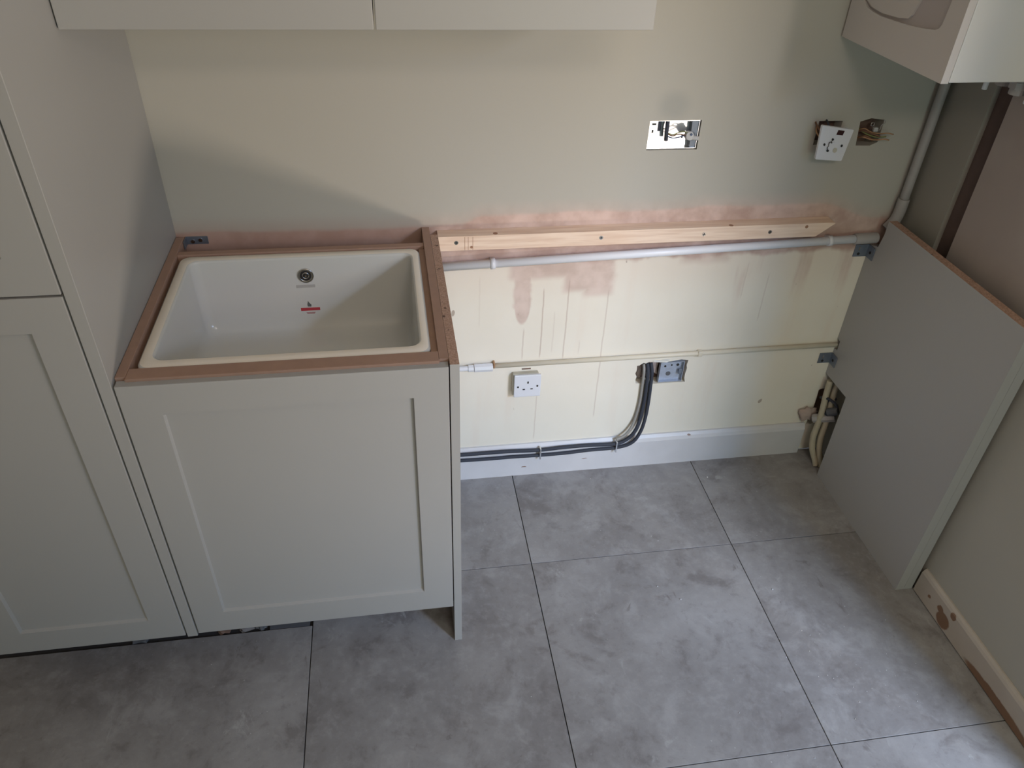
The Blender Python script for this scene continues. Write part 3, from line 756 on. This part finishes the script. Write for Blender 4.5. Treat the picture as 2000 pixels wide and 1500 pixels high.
for mt, pts in ((WIREBROWN, [(0.965, 0.025, 1.100), (0.948, 0.005, 1.106), (0.945, -0.015, 1.100), (0.952, -0.030, 1.090)]), (COPPER, [(0.972, 0.025, 1.090), (0.953, 0.002, 1.096), (0.947, -0.015, 1.085), (0.955, -0.030, 1.075)]), (BLACKCAB, [(0.985, 0.028, 1.103), (0.975, 0.004, 1.110), (0.970, -0.015, 1.108), (0.972, -0.030, 1.095)])):
    part('wire', tube(bmesh.new(), pts, 0.0022, seg=7), mt, hp)

# ------------------------------------------------------------------ brown hole wires
bw = thing('loose_wires', 'tangle of loose tan and brown wires sticking out of the square brown plaster hole', 'wires', (1.10, 0.0, 1.075))
for mt, r, pts in ((WIREBROWN, 0.0022, [(1.072, 0.025, 1.066), (1.082, 0.012, 1.078), (1.096, 0.002, 1.078), (1.112, -0.010, 1.074), (1.122, -0.018, 1.072)]),
                   (COPPER, 0.0016, [(1.074, 0.022, 1.072), (1.088, 0.010, 1.084), (1.104, 0.0, 1.078), (1.122, -0.012, 1.078), (1.136, -0.022, 1.082), (1.150, -0.026, 1.080)]),
                   (COPPER, 0.0018, [(1.074, 0.024, 1.058), (1.092, 0.010, 1.062), (1.108, 0.0, 1.060), (1.120, -0.012, 1.062), (1.134, -0.020, 1.066), (1.146, -0.022, 1.064)]),
                   (WIREBROWN, 0.0026, [(1.078, 0.028, 1.050), (1.085, 0.014, 1.060), (1.100, 0.006, 1.066), (1.115, 0.0, 1.056)]),
                   (WIREEARTH, 0.0020, [(1.080, 0.028, 1.085), (1.088, 0.014, 1.076), (1.102, 0.004, 1.070), (1.118, -0.008, 1.068), (1.138, -0.018, 1.072)]),
                   (PIPEPINK, 0.0012, [(1.112, 0.006, 1.080), (1.122, -0.006, 1.086), (1.120, -0.010, 1.098), (1.128, -0.012, 1.106), (1.122, -0.010, 1.112)])):
    part('wire', tube(bmesh.new(), pts, r, seg=7), mt, bw)
b = disc_ring(bmesh.new(), (1.106, 0, 1.096), 0.0028, 0.0058, 0.004, 0.010, 16)
part('fixing_lug', b, CHROME, bw)
part('connector', box(1.108, 1.120, -0.004, 0.006, 1.079, 1.090, bev=0.002), CONNECT, bw)

# ------------------------------------------------------------------ low steel box in the broken hole
lb = thing('steel_back_box', 'grey steel single back box in the broken hole above the black cables', 'box', (0.70, 0.01, 0.325))
part('box_body', tray(0.658, 0.732, 0.3235, 0.3965, -0.001, 0.012), simple('dull_galvanised_box', (0.42, 0.47, 0.56), 0.45, 0.4, var=0.25, vscale=70), lb)
for x, z, r in ((0.677, 0.375, 0.0035), (0.697, 0.378, 0.0028), (0.716, 0.378, 0.0045), (0.690, 0.347, 0.0075)):
    part('knockout', cyl(bmesh.new(), (x, 0.0095, z), (x, 0.0108, z), r, seg=14), DARKHOLE if r < 0.005 else BOARDGREY, lb)
part('box_side_lug', box(0.718, 0.7285, 0.000, 0.003, 0.350, 0.368, bev=0.0005), DULLZINC, lb)
b = bmesh.new(); random.seed(3)
def lump(b, c, r, sub=2):
    t = bmesh.new(); bmesh.ops.create_icosphere(t, subdivisions=sub, radius=1)
    ph = [random.uniform(0, 6) for _ in range(3)]
    for v in t.verts:
        n = v.co.normalized(); k = 1 + 0.22 * math.sin(5 * n.x + ph[0]) + 0.2 * math.sin(6 * n.z + ph[1]) + 0.15 * math.sin(9 * n.y + ph[2])
        v.co = Vector((c[0] + n.x * r[0] * k, c[1] + n.y * r[1] * k, c[2] + n.z * r[2] * k))
    merge(b, t)
for c, r in (((0.601, 0.026, 0.35), (0.014, 0.010, 0.024)), ((0.644, 0.024, 0.362), (0.013, 0.010, 0.030)), ((0.622, 0.028, 0.380), (0.022, 0.010, 0.014)), ((0.636, 0.026, 0.336), (0.012, 0.010, 0.012)), ((0.737, 0.020, 0.345), (0.007, 0.010, 0.018)), ((0.738, 0.020, 0.382), (0.007, 0.010, 0.012)), ((0.60, 0.026, 0.376), (0.012, 0.010, 0.014))):
    lump(b, c, r)
tag(obj('broken_plaster', b, PLASTERG), 'rough grey and pink broken plaster round the cables beside the low steel box', 'plaster', kind='stuff')
b = bmesh.new()
lump(b, (0.662, -0.001, 0.404), (0.028, 0.004, 0.005))
tag(obj('filler_smear', b, simple('white_filler', (0.72, 0.71, 0.66), 0.8, var=0.1)), 'white smear of filler just above the low steel box', 'filler')

# ------------------------------------------------------------------ debris below the units
random.seed(11)
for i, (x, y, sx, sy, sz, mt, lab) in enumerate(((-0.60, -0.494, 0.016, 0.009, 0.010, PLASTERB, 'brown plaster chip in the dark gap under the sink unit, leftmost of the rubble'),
        (-0.545, -0.494, 0.018, 0.009, 0.009, simple('shaded_rubble', (0.16, 0.15, 0.15), 0.9, var=0.4, vscale=60), 'grey plaster lump in the dark gap under the sink unit door'),  # lump colour darkened to carry the shade under the unit
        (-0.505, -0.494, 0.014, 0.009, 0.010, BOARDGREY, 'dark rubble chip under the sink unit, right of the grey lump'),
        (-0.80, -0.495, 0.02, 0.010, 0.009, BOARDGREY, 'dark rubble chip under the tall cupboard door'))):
    b = bmesh.new(); lump(b, (0, 0, 0), (sx, sy, sz))
    o = obj('rubble_chip', b, mt); o.location = (x, y, -0.010 + sz * 0.9)
    tag(o, lab, 'rubble', 'rubble under the cupboards')
tag(obj('cardboard_offcut', box(-0.485, -0.385, -0.505, -0.480, -0.0098, -0.002, bev=0.0008), BOARDGREY), 'flat dark grey board offcut on the bare floor under the sink unit', 'offcut')

# fine plaster dust and crumbs on the tiles
b = bmesh.new(); random.seed(5)
for i in range(64):
    if i < 44:
        x = random.gauss(0.95, 0.16); y = random.gauss(-0.85, 0.14)
    else:
        x = random.uniform(0.05, 1.15); y = random.uniform(-1.05, -0.05)
    if x > 1.15 or y > -0.04 or x < 0.03 or y < -1.3: continue
    r = random.uniform(0.0005, 0.0012)
    t = bmesh.new(); bmesh.ops.create_icosphere(t, subdivisions=1, radius=r)
    merge(b, t, Matrix.Translation((x, y, r * 0.7)))
for (x, y, r) in ((0.842, -0.100, 0.0028), (0.60, -0.55, 0.002), (0.865, -0.55, 0.002), (0.55, -0.50, 0.0018)):
    t = bmesh.new(); bmesh.ops.create_icosphere(t, subdivisions=1, radius=r); merge(b, t, Matrix.Translation((x, y, r * 0.7)))
tag(obj('plaster_dust', b, simple('white_dust', (0.66, 0.66, 0.66), 0.9)), 'white plaster crumbs scattered on the grey floor tiles', 'dust', kind='stuff')
